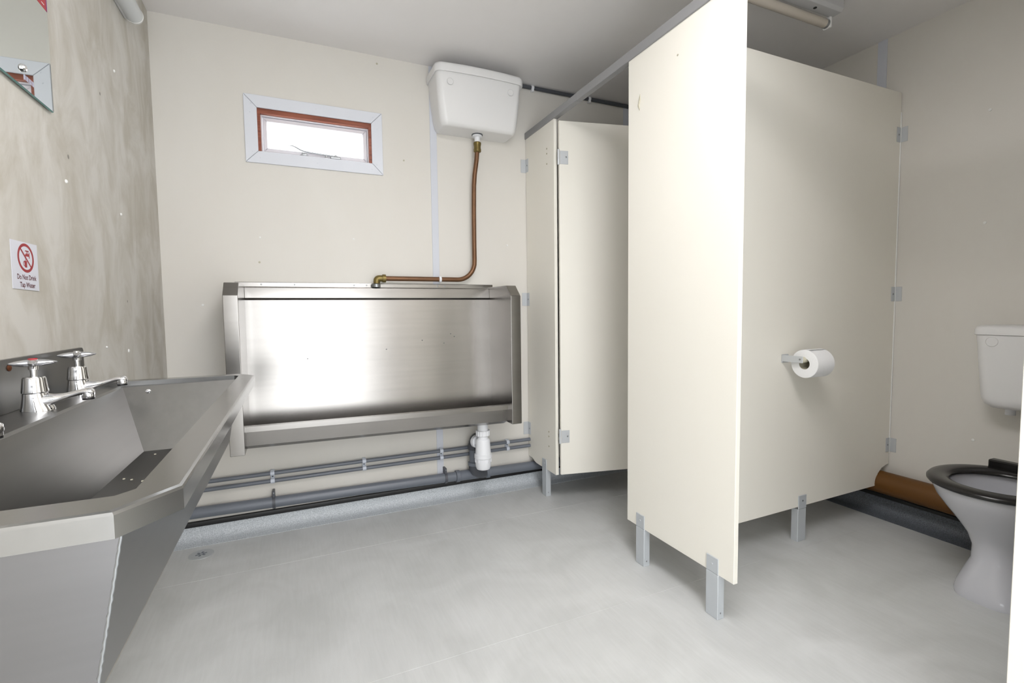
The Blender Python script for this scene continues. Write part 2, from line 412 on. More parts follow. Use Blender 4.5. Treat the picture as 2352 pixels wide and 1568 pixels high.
# ================================================================== URINAL
UX0, UX1 = -.210, 1.011
UF = 2.273
ur = thing('trough_urinal', (.40, 2.615, .465), 'long stainless steel trough urinal mounted on back wall below the window', 'urinal')
def post(x0, x1):
    P = [(x0, 2.611, .463), (x0, UF, .463), (x0, UF, 1.129), (x0, 2.333, 1.184), (x0, 2.611, 1.186)]
    MB().prism(P, (x1-x0, 0, 0), .0025, 2).build('end_post', 'steel', ur)
post(UX0-.055, UX0); post(UX1, UX1+.055)
# header box along the top and its underside
MB().prism([(UX0, 2.61, 1.181), (UX0, 2.588, 1.181), (UX0, 2.574, 1.176), (UX0, 2.570, 1.126), (UX0, 2.590, 1.114), (UX0, 2.61, 1.114)], (UX1-UX0, 0, 0), .0015, 1).build('header', 'steel', ur)
# back plate slopes gently out towards the tray
pl = MB().prism([(UX0, 2.592, 1.118), (UX0, 2.586, 1.118), (UX0, 2.550, .50), (UX0, 2.575, .50)], (UX1-UX0, 0, 0)).build('splash_plate', 'steel', ur)
for x, z in [(.43, .86), (.05, .83), (.62, .90), (.74, .88), (.78, .93), (.80, .915)]:
    MB().lathe([(.0025, 0), (.0025, -.0012)], (x, 2.586-.036*(1.118-z)/.618-.0002, z), 'y', 8).build('dirt_spot', 'gpvcd', pl)
fl = MB().box(-.252, 1.046, 2.606, 2.615, 1.15, 1.203, .003).build('wall_flange', 'steel', ur)
for x in (-.14, .005, .282, .344, .72, .76):
    screw_head(fl, 'flange_screw', (x, 2.606, 1.192), '-y', .004, .0015)
# gutter: lip, front face, sloping underside, channel floor
def gut(x, dz): return [(x, 2.302, .568+dz), (x, 2.302, .545+dz), (x, 2.328, .543+dz), (x, 2.336, .478+dz), (x, 2.385, .455+dz), (x, 2.575, .455+dz),
                        (x, 2.575, .50+dz), (x, 2.40, .485+dz), (x, 2.345, .500+dz), (x, 2.340, .566+dz)]
MB().loft([gut(UX0, .008), gut(UX1, -.008)]).build('gutter', 'steel', ur, ang=25)
MB().lathe([(.036, .446), (.036, .460), (.030, .462)], (.905, 2.43, 0), 'z', 28).build('waste_fitting', 'screw', ur)

# ------------------------------------------------------------------ high cistern over the urinal
ci = thing('urinal_cistern', (.93, 2.615, 2.0), 'white plastic high-level cistern on back wall just under ceiling', 'cistern')
def rrect(x0, x1, y0, y1, z, r, bow=0.0, seg=6):
    """rounded plan outline, front edge (y0) bowed out"""
    pts = []
    for (cx_, cy_, a0) in ((x1-r, y0+r, -90), (x1-.006, y1-.006, 0), (x0+.006, y1-.006, 90), (x0+r, y0+r, 180)):
        rr = r if cy_ < (y0+y1)/2 else .006
        for i in range(seg+1):
            a = math.radians(a0 + 90*i/seg)
            pts.append([cx_ + rr*math.cos(a), cy_ + rr*math.sin(a), z])
    # straight front run gets extra points for the bow
    n = 8; front = []
    for i in range(1, n):
        u = i/n; front.append([x0+r + (x1-x0-2*r)*u, y0, z])
    pts = pts + front
    for p in pts:
        if p[1] < y0 + r:
            u = (p[0]-x0)/(x1-x0); p[1] -= bow*4*u*(1-u)
    return [tuple(p) for p in pts]
b = MB()
rings = []
for z, x0, x1, y0, r in [(2.012, .742, 1.128, 2.49, .02), (2.016, .732, 1.138, 2.478, .03), (2.030, .722, 1.147, 2.466, .035), (2.06, .715, 1.152, 2.460, .035), (2.15, .703, 1.158, 2.447, .03), (2.262, .694, 1.164, 2.437, .028)]:
    rings.append(rrect(x0, x1, y0, YB-.001, z, r, .010*(z-2.0)/.26))
b.loft(rings); b.build('tank', 'cist', ci, ang=50)
b = MB()
rings = []
for z, d in [(2.262, 0), (2.258, -.006), (2.262, -.008), (2.288, -.008), (2.300, -.004), (2.306, .010)]:
    rings.append(rrect(.692+d, 1.166-d, 2.434+d, YB-.001, z, .03, .016))
b.loft(rings); b.build('lid', 'cist', ci, ang=50)
for x in (.762, 1.096):
    MB().lathe([(.017, .001), (.017, -.0022), (.0150, -.0034), (.0148, -.0022), (.004, -.0022)], (x, 2.4345, 2.215), 'y', 28).build('boss', 'cist', ci)
MB().lathe([(.030, 0), (.030, -.004)], (.944, 2.548, 2.012), 'z', 28).build('outlet_gasket', 'gpvcd', ci)
MB().lathe([(.026, -.003), (.027, -.012), (.015, -.014), (.015, -.040)], (.944, 2.548, 2.012), 'z', 28).build('outlet_nut', 'wpvc', ci)

# ------------------------------------------------------------------ copper flush pipe
fp = thing('flush_pipe', (.40, 2.575, 1.20), 'brown aged copper flush pipe bending down from white cistern to urinal', 'pipe')
py = 2.560
path = [(.944, 2.548, 1.972), (.943, 2.549, 1.93), (.940, 2.552, 1.88), (.930, py, 1.80), (.925, py, 1.74), (.922, py, 1.6), (.921, py, 1.45)]
path += [(.921, py, 1.335)] + arc((.821, py, 1.326), .10, 0, -90, 10)[1:] + [(.6, py, 1.226), (.418, py, 1.226)]
MB().tube(path, .0125, 18).build('pipe_run', 'copper', fp)
MB().lathe([(.020, 1.955), (.021, 1.968), (.018, 1.972)][::-1] + [(.019, 1.955), (.0185, 1.940), (.0205, 1.934), (.0205, 1.922), (.016, 1.918)], (.944, 2.548, 0), 'z', 18).build('union_nut', 'brass', fp)
MB().tube([(.425, py, 1.226), (.405, py, 1.226)] + arc((.402, py, 1.213), .013, 90, 180, 5) + [(.389, py, 1.20)], .0165, 16).build('elbow', 'brass', fp)
MB().lathe([(.021, 0), (.021, .016)], (.418, py, 1.226), 'x', 12).build('elbow_nut', 'brass', fp)
MB().lathe([(.022, 1.182), (.022, 1.198), (.017, 1.200)], (.389, 2.580, 0), 'z', 14).build('base_nut', 'screw', fp)
MB().lathe([(.0165, -.006), (.0165, .006)], (.722, py, 1.226), 'x', 20).box(.717, .727, py+.004, YB-.001, 1.218, 1.236, .001).build('pipe_clip', 'wpvc', fp)

# ------------------------------------------------------------------ bottle trap and wastes
tr = thing('bottle_trap', (.905, 2.43, .19), 'white plastic bottle trap hanging under right end of urinal', 'bottle trap')
c = (.905, 2.43, 0)
MB().lathe([(.029, .448), (.029, .405), (.027, .40)], c, 'z', 28).build('tail_pipe', 'wpvc', tr)
b = MB()
rings = []
for z, r in [(.412, .034), (.410, .037), (.384, .036), (.380, .032)]:
    rings.append([(c[0]+(r+(.0015 if k % 4 < 2 else -.0008))*math.cos(2*PI*k/64), c[1]+(r+(.0015 if k % 4 < 2 else -.0008))*math.sin(2*PI*k/64), z) for k in range(64)])
b.loft(rings); b.build('ribbed_nut', 'wpvc', tr)
MB().lathe([(.028, .384), (.028, .366), (.036, .362), (.038, .355), (.0425, .285), (.043, .270)], c, 'z', 32).build('trap_body', 'wpvc', tr)
MB().lathe([(.047, .282), (.0475, .281), (.0475, .262), (.044, .258), (.0415, .214), (.036, .200), (.020, .194)], c, 'z', 32).build('trap_cup', 'wpvc', tr)
for k in range(10):
    a = 2*PI*k/10
    MB().box(-.002, .002, -.0018, .0018, .240, .260, mat=Matrix.Translation((c[0]+.0442*math.cos(a), c[1]+.0442*math.sin(a), 0)) @ Matrix.Rotation(a, 4, 'Z')).build('grip_rib', 'wpvc', tr)
ax = Vector((-.28, .96, 0)).normalized()
s0 = Vector((c[0], c[1], .338))
MB().tube([s0, s0+ax*.062], .024, 20).build('side_outlet', 'wpvc', tr)
MB().tube([s0+ax*.045, s0+ax*.047, s0+ax*.068, s0+ax*.070], [.032, .035, .035, .031], 24).build('side_nut', 'wpvc', tr)

wp = thing('waste_pipe', (.40, 2.57, .14), 'thick grey plastic waste pipe running along back wall just above floor', 'pipe')
zA, zB = .145, .119
def wz(x): return zA + (zB-zA)*(x+.53)/(1.8)
MB().tube([(XL+.002, 2.581, wz(XL)), (.80, 2.581, wz(.80))], .026, 20).tube([(.99, 2.581, wz(.99)), (1.75, 2.581, wz(1.75))], .026, 20).build('pipe_run', 'gpvc', wp)
MB().tube([(.795, 2.581, wz(.8)), (.99, 2.581, wz(.99))], .029, 20).build('tee', 'gpvc', wp)
for x in (.805, .985):
    MB().tube([(x-.012, 2.581, wz(x)), (x-.010, 2.581, wz(x)), (x+.010, 2.581, wz(x)), (x+.012, 2.581, wz(x))], [.029, .033, .033, .029], 22).build('tee_collar', 'gpvc', wp)
MB().tube([(.962, 2.578, wz(.95)), (.93, 2.566, .130), (.905, 2.552, .150), (.893, 2.546, .18), (.893, 2.546, .20)], .030, 18).build('swept_branch', 'gpvcd', wp)
MB().lathe([(.029, .185), (.034, .188), (.034, .205), (.029, .208)], (.893, 2.546, 0), 'z', 22).build('branch_collar', 'gpvc', wp)
MB().lathe([(.026, .18), (.026, .33)], (.893, 2.546, 0), 'z', 22).build('riser', 'gpvc', wp)
MB().lathe([(.027, .275), (.031, .277), (.031, .296), (.033, .298), (.033, .308), (.029, .31)], (.893, 2.546, 0), 'z', 22).build('riser_collar', 'gpvcd', wp)
e0 = s0+ax*.0715
MB().tube([(.893, 2.546, .29), (.893, 2.546, .318), (.896, 2.536, .336), (.898, 2.524, .345), (e0.x-.001, 2.50, .340), tuple(e0)], .029, 18).build('elbow', 'gpvcd', wp)
for x in (-.125, .735):
    z = wz(x)
    cl = MB().tube(arc((x-.0001, 2.581, z), .0285, -100, 150, 20, 'yz'), .0001) if False else MB()
    prof = []
    ring_o = arc((x-.007, 2.581, z), .0300, 0, 360, 24, 'yz')[:-1]
    ring_i = arc((x+.007, 2.581, z), .0300, 0, 360, 24, 'yz')[:-1]
    cl.loft([ring_o, ring_i])
    cl.box(x-.006, x+.006, 2.568, YB-.001, z+.022, z+.056, .003).box(x-.006, x+.006, 2.590, YB-.001, z-.038, z-.02, .003)
    o = cl.build('pipe_saddle', 'gpvcd', wp)
    screw_head(o, 'saddle_screw', (x, 2.568, z+.047), '-y', .003, .0015)

for nm, z, lab in (('supply_pipe', .279, 'upper of two thin grey water pipes on back wall under urinal'), ('supply_pipe', .241, 'lower of two thin grey water pipes on back wall under urinal')):
    sp = thing(nm, (.37, 2.593, z), lab, 'pipe', 'pair of grey water pipes')
    MB().tube([(XL+.004, 2.592, z), (1.75, 2.592, z)], .0098, 14).build('pipe_run', 'gpvc', sp)
    for x in (-.43, -.127, .303, .718, 1.120):
        k = MB().lathe([(.0125, -.009), (.0125, .009)], (x, 2.592, z), 'x', 16).box(x-.009, x+.009, 2.598, YB-.001, z-.014, z+.014, .002)
        if z > .26: k.box(x-.008, x+.008, 2.600, YB-.002, z-.024, z-.008, .001)
        o = k.build('pipe_clip', 'clip', sp)
        if z > .26: screw_head(o, 'clip_screw', (x, 2.600, z-.018), '-y', .004, .002, 'gpvcd')

# overflow / conduit at the ceiling line
cp = thing('ceiling_pipe', (1.6, 2.60, 2.345), 'thin dark pipe in the corner of ceiling and back wall right of cistern', 'pipe')
MB().tube([(1.16, 2.603, 2.345), (XR-.3, 2.603, 2.345)], .0105, 12).build('pipe_run', 'gpvcd', cp)
for x in (1.31, 1.70):
    MB().lathe([(.0135, -.008), (.0135, .008)], (x, 2.603, 2.345), 'x', 16).box(x-.008, x+.008, 2.592, YB-.001, 2.322, 2.345, .002).build('pipe_clip', 'wpvc', cp)

# ------------------------------------------------------------------ floor drain
fd = thing('floor_drain', (-.413, 2.45, 0), 'small round floor drain cover beside the wash trough', 'drain')
MB().lathe([(.048, 0), (.048, .002), (.045, .003), (.001, .003)], (-.413, 2.45, 0), 'z', 36).build('cover', 'drain', fd)
for k in range(6):
    a = PI/3*k+.3
    MB().box(.006, .022, -.0042, .0042, .0025, .0036, mat=Matrix.Translation((-.413, 2.45, 0)) @ Matrix.Rotation(a, 4, 'Z')).build('slot', 'gpvc', fd)

# ================================================================== WASH TROUGH
ZR, ZL = .872, .860
wt = thing('wash_trough', (XL, 1.10, .675), 'stainless steel wash trough with chamfered rim fixed to left wall', 'sink')
OUT = [(XL+.002, .545), (-.158, .545), (-.114, .600), (-.114, 1.608), (-.156, 1.665), (XL+.002, 1.665)]
INN = [(XL+.002, .592), (-.170, .592), (-.156, .607), (-.156, 1.610), (-.168, 1.624), (XL+.002, 1.624)]
b = MB()
n = 6; ap = .026; tk = .002
def ring(poly, z): return [(x, y, z) for x, y in poly]
def inset(poly, d):
    out = []
    for x, y in poly:
        cx_, cy_ = -.33, 1.105
        out.append((x if x < -.5 else x-d, y+(d if y < cy_ else -d)))
    return out
# section of the rim: inner edge fold, top, rounded arris, apron, folded under
sec = [ring(INN, ZL), ring(INN, ZR), ring(inset(OUT, .004), ZR), ring(inset(OUT, .001), ZR-.0012), ring(OUT, ZR-.004), ring(OUT, ZR-ap), ring(inset(OUT, .012), ZR-ap), ring(inset(OUT, .012), ZR-ap+.002)]
b.loft(sec, False, False, closed=False)
b.build('rim', 'steel_p', wt, ang=14)
# bowl with rear tap ledge
LX = -.436
b = MB()
top = [(LX, .592, ZL), (-.170, .592, ZL), (-.156, .607, ZL), (-.156, 1.610, ZL), (-.168, 1.624, ZL), (LX, 1.624, ZL)]
bot = [(-.374, .670, .700), (-.232, .670, .700), (-.222, .680, .700), (-.222, 1.528, .695), (-.232, 1.538, .695), (-.374, 1.538, .695)]
lip = [(p[0]+(.003 if i in (0, 5) else 0), p[1], p[2]-(.004 if i in (0, 5) else 0)) for i, p in enumerate(top)]
top2 = [(LX-.003, p[1], p[2]) if i in (0, 5) else p for i, p in enumerate(top)]
b.loft([top2, lip, bot], False, True)
b.poly([(XL+.002, .592, ZL), (LX-.003, .592, ZL), (LX-.003, 1.624, ZL), (XL+.002, 1.624, ZL)])
bowl = b.build('bowl', 'steel_s', wt, ang=20)
MB().lathe([(.0065, 0), (.0065, -.002), (.003, -.004)], (-.375, 1.617, .842), 'y', 16).build('rivet', 'chrome', bowl)
MB().lathe([(.030, .7005), (.030, .703), (.024, .704)], (-.30, .85, 0), 'z', 24).build('plug_hole', 'chrome', bowl)
for k in range(12):
    random.seed(k+3)
    x, y = random.uniform(-.36, -.25), random.uniform(.75, 1.5)
    MB().box(x-.002, x+.002, y-.0015, y+.0015, .6995, .7012).build('lime_fleck', 'chip', bowl)
# outside of the bowl: a tapering box
FY0, FY1 = .575, 1.642
sh_t = [(XL+.002, FY0, .848), (-.160, FY0, .848), (-.160, FY1, .848), (XL+.002, FY1, .848)]
sh_b = [(XL+.002, FY0+.004, .676), (-.191, FY0+.004, .676), (-.191, FY1-.004, .672), (XL+.002, FY1-.004, .672)]
MB().poly
b = MB(); b.poly([sh_t[1], sh_b[1], sh_b[2], sh_t[2]], True); b.build('front_panel', 'steel_s', wt)
b = MB(); b.poly([sh_t[0], sh_b[0], sh_b[1], sh_t[1]], True); b.build('end_panel', 'steel_e', wt)
b = MB(); b.poly([sh_t[2], sh_b[2], sh_b[3], sh_t[3]], True); b.build('end_panel', 'steel_s', wt)
b = MB(); b.poly(sh_b); b.build('bottom_panel', 'steel_s', wt)
b = MB(); wb = []
for i in range(41):
    u = i/40
    p = Vector(sh_t[1]).lerp(Vector(sh_b[1]), u)
    wb.append(p + Vector((0.0003*math.sin(i*2.3), -.0003, 0)))
b.tube(wb, [.0015+.0003*math.sin(i*3.1) for i in range(41)], 8); b.build('weld_bead', 'screw', wt)
# splashback
sb_y0, sb_y1, sb_z = .545, 1.668, .967
P = [(XL+.001, sb_y0, ZL)] + [(XL+.001, sb_y0, sb_z)] + [(XL+.001, sb_y1-.010+.010*math.sin(a*PI/8), sb_z-.010+.010*math.cos(a*PI/8)) for a in range(5)] + [(XL+.001, sb_y1, ZL)]
sbk = MB().prism(P, (.007, 0, 0), .0015, 2).build('splashback', 'steel_s', wt)
screw_head(sbk, 'rusty_screw', (XL+.008, 1.291, .949), '+x', .0065, .003, 'rust')

# ------------------------------------------------------------------ taps
def make_tap():
    t = thing('pillar_tap', (0, 0, 0), 'x', 'tap', 'chrome taps on the wash trough')
    rings = []
    for z, ra, rb, dx in [(0, .0275, .0235, .003), (.004, .0272, .0232, .003), (.012, .0245, .0222, .002), (.024, .0215, .0212, .001), (.036, .0195, .0195, 0), (.0375, .018, .018, 0)]:
        rings.append([(dx+ra*math.cos(2*PI*k/32), rb*math.sin(2*PI*k/32), z) for k in range(32)])
    body = MB().loft(rings).build('tap_body', 'chrome', t, ang=60)
    rings = []
    for x, zc, hh, hw in [(.004, .020, .0165, .019), (.018, .0200, .0150, .0165), (.030, .0220, .0105, .0125), (.045, .0255, .0072, .0098), (.060, .0295, .0062, .0090), (.072, .0325, .0062, .0092), (.080, .0335, .0070, .0100), (.088, .0330, .0080, .0100), (.0935, .0310, .0070, .0085), (.0955, .029, .003, .004)]:
        rings.append([(x, hw*math.cos(2*PI*k/24), zc+hh*math.sin(2*PI*k/24)) for k in range(24)])
    MB().loft(rings).build('spout', 'chrome', t, ang=60)
    MB().lathe([(.0095, .0345), (.0105, .0300), (.0108, .0200)], (.0845, 0, 0), 'z', 24).build('nozzle', 'chrome', t)
    MB().lathe([(.0102, .0205), (.0102, .0165), (.006, .0165)], (.0845, 0, 0), 'z', 24).build('nozzle_ring', 'black', t)
    MB().lathe([(.0205, .0375), (.0212, .039), (.0200, .048), (.0182, .066), (.0165, .0695), (.006, .070)], (0, 0, 0), 'z', 32).build('bonnet', 'chrome', t, ang=50)
    MB().lathe([(.0055, .068), (.0055, .083), (.0078, .084), (.0078, .092), (.0085, .094), (.0090, .103), (.0075, .1045)], (0, 0, 0), 'z', 24).build('spindle', 'chrome', t)
    for k in range(4):
        a = PI/2*k + .35; rings = []
        for u, hw, hh in [(.004, .0080, .0070), (.012, .0084, .0070), (.020, .0080, .0058), (.028, .0064, .0042), (.034, .0036, .0022), (.0365, .0008, .0006)]:
            rings.append([Matrix.Rotation(a, 3, 'Z') @ Vector((u, hw*math.cos(2*PI*j/14), .0975+hh*math.sin(2*PI*j/14))) for j in range(14)])
        MB().loft(rings).build('handle_arm', 'chromeg', t, ang=70)
    return t
tap = make_tap()
ind = MB().lathe([(.0075, .1045), (.0075, .1062), (.005, .1072)], (0, 0, 0), 'z', 20).build('index_disc', 'redl', tap, label='red hot-water disc on top of handle')
spots = [(1.285, 'chrome pillar tap with red disc on its cross handle, on wash trough'),
         (1.500, 'chrome pillar tap at far end of wash trough beside splashback end'),
         (.932, 'chrome pillar tap on wash trough cut off by left edge of photo')]
for i, (y, lab) in enumerate(spots):
    o = tap if i == 0 else copy_tree(tap)
    o.location = (-.486, y, ZL); o['label'] = lab
    if i == 1:
        for ch in o.children:
            if ch.name.startswith('index_disc'):
                me = ch.data.copy(); me.materials.clear(); me.materials.append(M['chrome']); ch.data = me
                ch['label'] = 'plain chrome disc on top of handle'
    o.rotation_euler = (0, 0, [0, .05, 0][i])

# ------------------------------------------------------------------ mirror, sign, tube lamp on the left wall
mi = thing('wall_mirror', (XL, 1.30, 1.552), 'frameless wall mirror above the wash trough', 'mirror')
MB().box(XL+.003, XL+.0085, .90, 1.583, 1.552, 2.08, .0012, 1).build('mirror_back', 'medge', mi)
MB().box(XL+.0080, XL+.0090, .9015, 1.5815, 1.5535, 2.0785).build('mirror_glass', 'mirror', mi)
MB().lathe([(.0085, 0), (.0085, .003), (.006, .006), (.002, .007)], (XL+.009, 1.437, 1.594), 'x', 20).build('dome_screw', 'chrome', mi)
rs = MB().box(XL+.0088, XL+.0093, 1.44, 1.580, 1.790, 1.95).build('red_sticker', 'redl', mi, label='red sticker with white print and purple edge')
MB().box(XL+.0090, XL+.0095, 1.5765, 1.5815, 1.790, 1.95).build('sticker_edge', 'purple', rs)
for k, (y0, y1, z) in enumerate([(1.552, 1.566, 1.798), (1.530, 1.556, 1.806), (1.50, 1.548, 1.813), (1.552, 1.57, 1.822), (1.48, 1.54, 1.83)]):
    MB().box(XL+.0092, XL+.0096, y0, y1, z, z+.0022).build('print_line', 'capw', rs)
lb = MB().box(XL+.0088, XL+.0092, 1.438, 1.4385, 1.5700, 1.5810).build('printed_label', 'faint', mi)
for k in range(11):
    y = 1.440+k*.0042
    MB().box(XL+.0088, XL+.0092, y, y+(.0012 if k % 3 else .0024), 1.572, 1.583).build('print_bar', 'faint', lb)

sg = thing('warning_sign', (XL, 1.405, 1.11), 'white sticker reading Do Not Drink Tap Water with red prohibition symbol', 'sign')
MB().prism([(XL+.0004, 1.347, 1.110), (XL+.0004, 1.461, 1.109), (XL+.0004, 1.463, 1.213), (XL+.0004, 1.349, 1.212)], (.0008, 0, 0)).build('plate', 'label', sg)
sx = XL+.0013; rc = (1.409, 1.1785)
b = MB(); nn = 48
for k in range(nn):
    a0, a1 = 2*PI*k/nn, 2*PI*(k+1)/nn
    q = lambda r, a: (sx, rc[0]+r*math.cos(a)*1.12, rc[1]+r*math.sin(a))
    b.poly([q(.0253, a0), q(.0315, a0), q(.0315, a1), q(.0253, a1)])
b.build('prohibition_ring', 'red', sg)
def bar(u0, v0, u1, v1, w, name, mat, dx=0.0):
    a = Vector((u0, v0)); c_ = Vector((u1, v1)); d = (c_-a).normalized(); nrm = Vector((-d.y, d.x))*w/2
    pts = [a+nrm, a-nrm, c_-nrm, c_+nrm]
    return MB().poly, MB(), pts, name, mat, dx
def flat(pts, name, mat, dx=0.0):
    b = MB(); b.poly([(sx+dx, rc[0]+u*1.12, rc[1]+v) for u, v in pts])
    for f_ in b.bm.faces:
        f_.normal_update()
        if f_.normal.x < 0: f_.normal_flip()
    b.build(name, mat, sg)
s2 = .0205
flat([(-s2-.0014, s2-.0014), (-s2+.0014, s2+.0014), (s2+.0014, -s2+.0014), (s2-.0014, -s2-.0014)], 'prohibition_slash', 'red', .0002)
flat([(.000, .004), (.012, .004), (.012, .010), (.000, .010), (-.003, .006), (-.003, -.001), (.000, -.001)], 'tap_pictogram', 'red', .0001)
flat([(.0045, .010), (.0075, .010), (.0075, .0155), (.0045, .0155)], 'tap_pictogram', 'red', .0001)
flat([(-.001, .0145), (.013, .0145), (.013, .017), (-.001, .017)], 'tap_pictogram', 'red', .0001)
flat([(.012, .0005), (.015, .0005), (.015, .0135), (.012, .0135)], 'tap_pictogram', 'red', .0001)
flat([(-.0025, -.002), (-.0010, -.002), (-.0010, -.006), (-.0025, -.006)], 'water_drop', 'red', .0001)
flat([(-.007, -.006), (.0035, -.006), (.0025, -.0205), (-.006, -.0205)], 'cup_pictogram', 'red', .0001)
b = MB()
for k in range(10):
    a0, a1 = PI/2+PI*k/10, PI/2+PI*(k+1)/10
    q = lambda r, a: (sx+.0001, rc[0]+(-.0068+r*math.cos(a))*1.12, rc[1]-.0125+r*1.2*math.sin(a))
    b.poly([q(.0030, a0), q(.0048, a0), q(.0048, a1), q(.0030, a1)])
b.build('cup_handle', 'red', sg)
def text(s, y0, z0, size, xs, name, parent):
    cu = bpy.data.curves.new('txt', 'FONT'); cu.body = s; cu.size = size; cu.offset = 0.0003
    t = bpy.data.objects.new('txt', cu); COL.objects.link(t)
    dg = bpy.context.evaluated_depsgraph_get(); me = bpy.data.meshes.new_from_object(t.evaluated_get(dg))
    bpy.data.objects.remove(t); bpy.data.curves.remove(cu)
    off = root_of(parent)
    w = max(v.co.x for v in me.vertices)
    for v in me.vertices:
        v.co = Vector((sx+.0001, y0+v.co.x*xs/w, z0+v.co.y)) - off
    me.materials.clear(); me.materials.append(M['ink'])
    o = bpy.data.objects.new(name, me); COL.objects.link(o); o.parent = parent
text('Do Not Drink', 1.366, 1.1315, .0150, .084, 'lettering', sg)
text('Tap Water', 1.376, 1.1150, .0150, .067, 'lettering', sg)

tl = thing('tube_light', (XL, 1.7, 2.16), 'white round-ended tubular lamp high on left wall near ceiling', 'lamp')
b = MB(); r = .0288; lc = (-.503, 2.160)
yend = 2.30
prof = [(.90, r)] + [(yend-r+r*math.sin(k/8*PI/2), r*math.cos(k/8*PI/2)) for k in range(8)] + [(yend, .002)]
rings = [[(lc[0]+rr*math.cos(2*PI*k/28), y, lc[1]+rr*math.sin(2*PI*k/28)) for k in range(28)] for y, rr in prof]
b.loft(rings); b.build('diffuser', 'opal', tl)
MB().box(XL+.0005, XL+.012, .90, yend-.03, lc[1]-.02, lc[1]+.02, .003).build('mounting_strip', 'batten', tl)
b = MB()
rings = [[(lc[0]+rr*math.cos(2*PI*k/28), y, lc[1]+rr*math.sin(2*PI*k/28)) for k in range(28)] for y, rr in [(yend-.034, r+.0002), (yend-.033, r+.0012), (yend-.030, r+.0012), (yend-.029, r+.0002)]]
b.loft(rings, False, False); b.build('end_band', 'capw', tl)

# ================================================================== TOILET CUBICLES
FX, PT = 1.268, .018            # front face of the cubicle fronts, board thickness
ZP0, ZP1 = .155, 2.052          # boards: bottom and top
hr = thing('head_rail', (FX, .8, 2.05), 'grey metal head rail running along top of the cubicle fronts', 'rail')
MB().box(FX-.006, FX+PT+.006, YF+.002, 2.040, 2.048, 2.086, .0015, 1).build('rail_length', 'rail', hr)
MB().box(FX-.006, FX+PT+.006, 2.042, YB-.002, 2.048, 2.084, .0015, 1).build('rail_length', 'rail', hr)

def board_yz(name, y0, y1, parent, z0=ZP0, z1=ZP1, x0=FX, x1=FX+PT, notch=None):
    P = [(x0, y0, z0), (x0, y0, z1), (x0, y1, z1)]
    if notch: P += notch
    else: P += [(x0, y1, z0)]
    return MB().prism(P, (x1-x0, 0, 0), .0012, 1).build(name, 'panel', parent)
def leg(parent, y0, y1, x0=FX-.004, d=.030, tabz=.212):
    """folded channel leg with a tab up the face of the board"""
    o = MB().box(x0, x0+d, y0, y1, 0, ZP0+.001, .0018, 1).box(x0, x0+.0038, y0+.0005, y1-.0005, .1565, tabz, .0016, 1).build('leg', 'alu', parent)
    screw_head(o, 'leg_screw', (x0, (y0+y1)/2, tabz-.026), '-x', .0042, .002, 'alub')
    screw_head(o, 'leg_screw', (x0+d*.45, y0, .022), '-y', .003, .0012)
    return o
# end panel by the back wall
ep = thing('cubicle_end_panel', (FX, 2.44, 0), 'narrow cream cubicle panel against back wall, with leg', 'panel')
nz = [(FX, YB-.004, .170)] + [(FX, 2.555, .168), (FX, 2.535, .160)] + [(FX, 2.50, .156), (FX, 2.49, ZP0)]
board_yz('board', 2.274, YB-.004, ep, notch=[(FX, YB-.004, .175), (FX, 2.560, .172), (FX, 2.548, .168), (FX, 2.530, .160), (FX, 2.51, .1555)])
leg(ep, 2.380, 2.430)
for z in (1.895, 1.119, .345):
    o = MB().box(FX-.0022, FX-.0002, 2.578, YB-.001, z-.038, z+.038, .0008, 1).box(FX-.032, FX-.0002, YB-.003, YB-.0008, z-.038, z+.038, .0008, 1).build('wall_bracket', 'alub', ep)
    screw_head(o, 'bracket_screw', (FX-.0022, 2.592, z), '-x', .0045, .002)
for z in (1.918, 1.892, 1.838, .378, .352, .296):
    MB().lathe([(.0048, 0), (.0048, -.001), (.003, -.002)], (FX, 2.352, z), 'x', 12).build('bolt_head', 'bolt', ep)

# far cubicle door, standing open into the cubicle
HX, HY = FX+.012, 2.252
ang = math.radians(-11.6)
dm = Matrix.Translation((HX, HY, 0)) @ Matrix.Rotation(ang, 4, 'Z')
fdoor = thing('cubicle_door', (HX, HY, .16), 'cream cubicle door hinged on end panel, standing open into far cubicle', 'door')
MB().box(.004, .585, -.009, .009, .165, 2.030, .0012, 1, mat=dm).build('board', 'panel', fdoor)
for z in (1.845, .375):
    h = MB().box(.008, .052, -.0115, -.0088, z-.036, z+.032, .0008, 1, mat=dm).build('hinge_leaf', 'alub', fdoor)
    MB().box(-.006, .006, -.014, -.004, z-.040, z+.040, .003, 2, mat=dm).build('hinge_barrel', 'alub', h)
    s_ = MB().lathe([(.005, 0), (.005, -.0012), (.003, -.0024)], (.040, -.0115, z), 'y', 12)
    bmesh.ops.transform(s_.bm, matrix=dm, verts=s_.bm.verts); s_.build('hinge_screw', 'screw', h)

# wide front panel between the two cubicles
wpn = thing('cubicle_front_panel', (FX, 1.38, 0), 'wide cream front panel between two cubicles, on two grey legs', 'panel')
bd = board_yz('board', 1.100, 1.652, wpn)
leg(wpn, 1.160, 1.213); leg(wpn, 1.538, 1.590)
b = MB().tube([(FX-.0002, 1.578, 1.892), (FX-.0004, 1.580, 1.872), (FX-.0004, 1.586, 1.85), (FX-.0004, 1.580, 1.832)], [.001, .0045, .004, .0012], 8)
b.build('chip_mark', 'silic', bd)
MB().lathe([(.004, 0), (.004, -.0006)], (FX, 1.375, 1.945), 'x', 10).build('chip_mark', 'silic', bd)

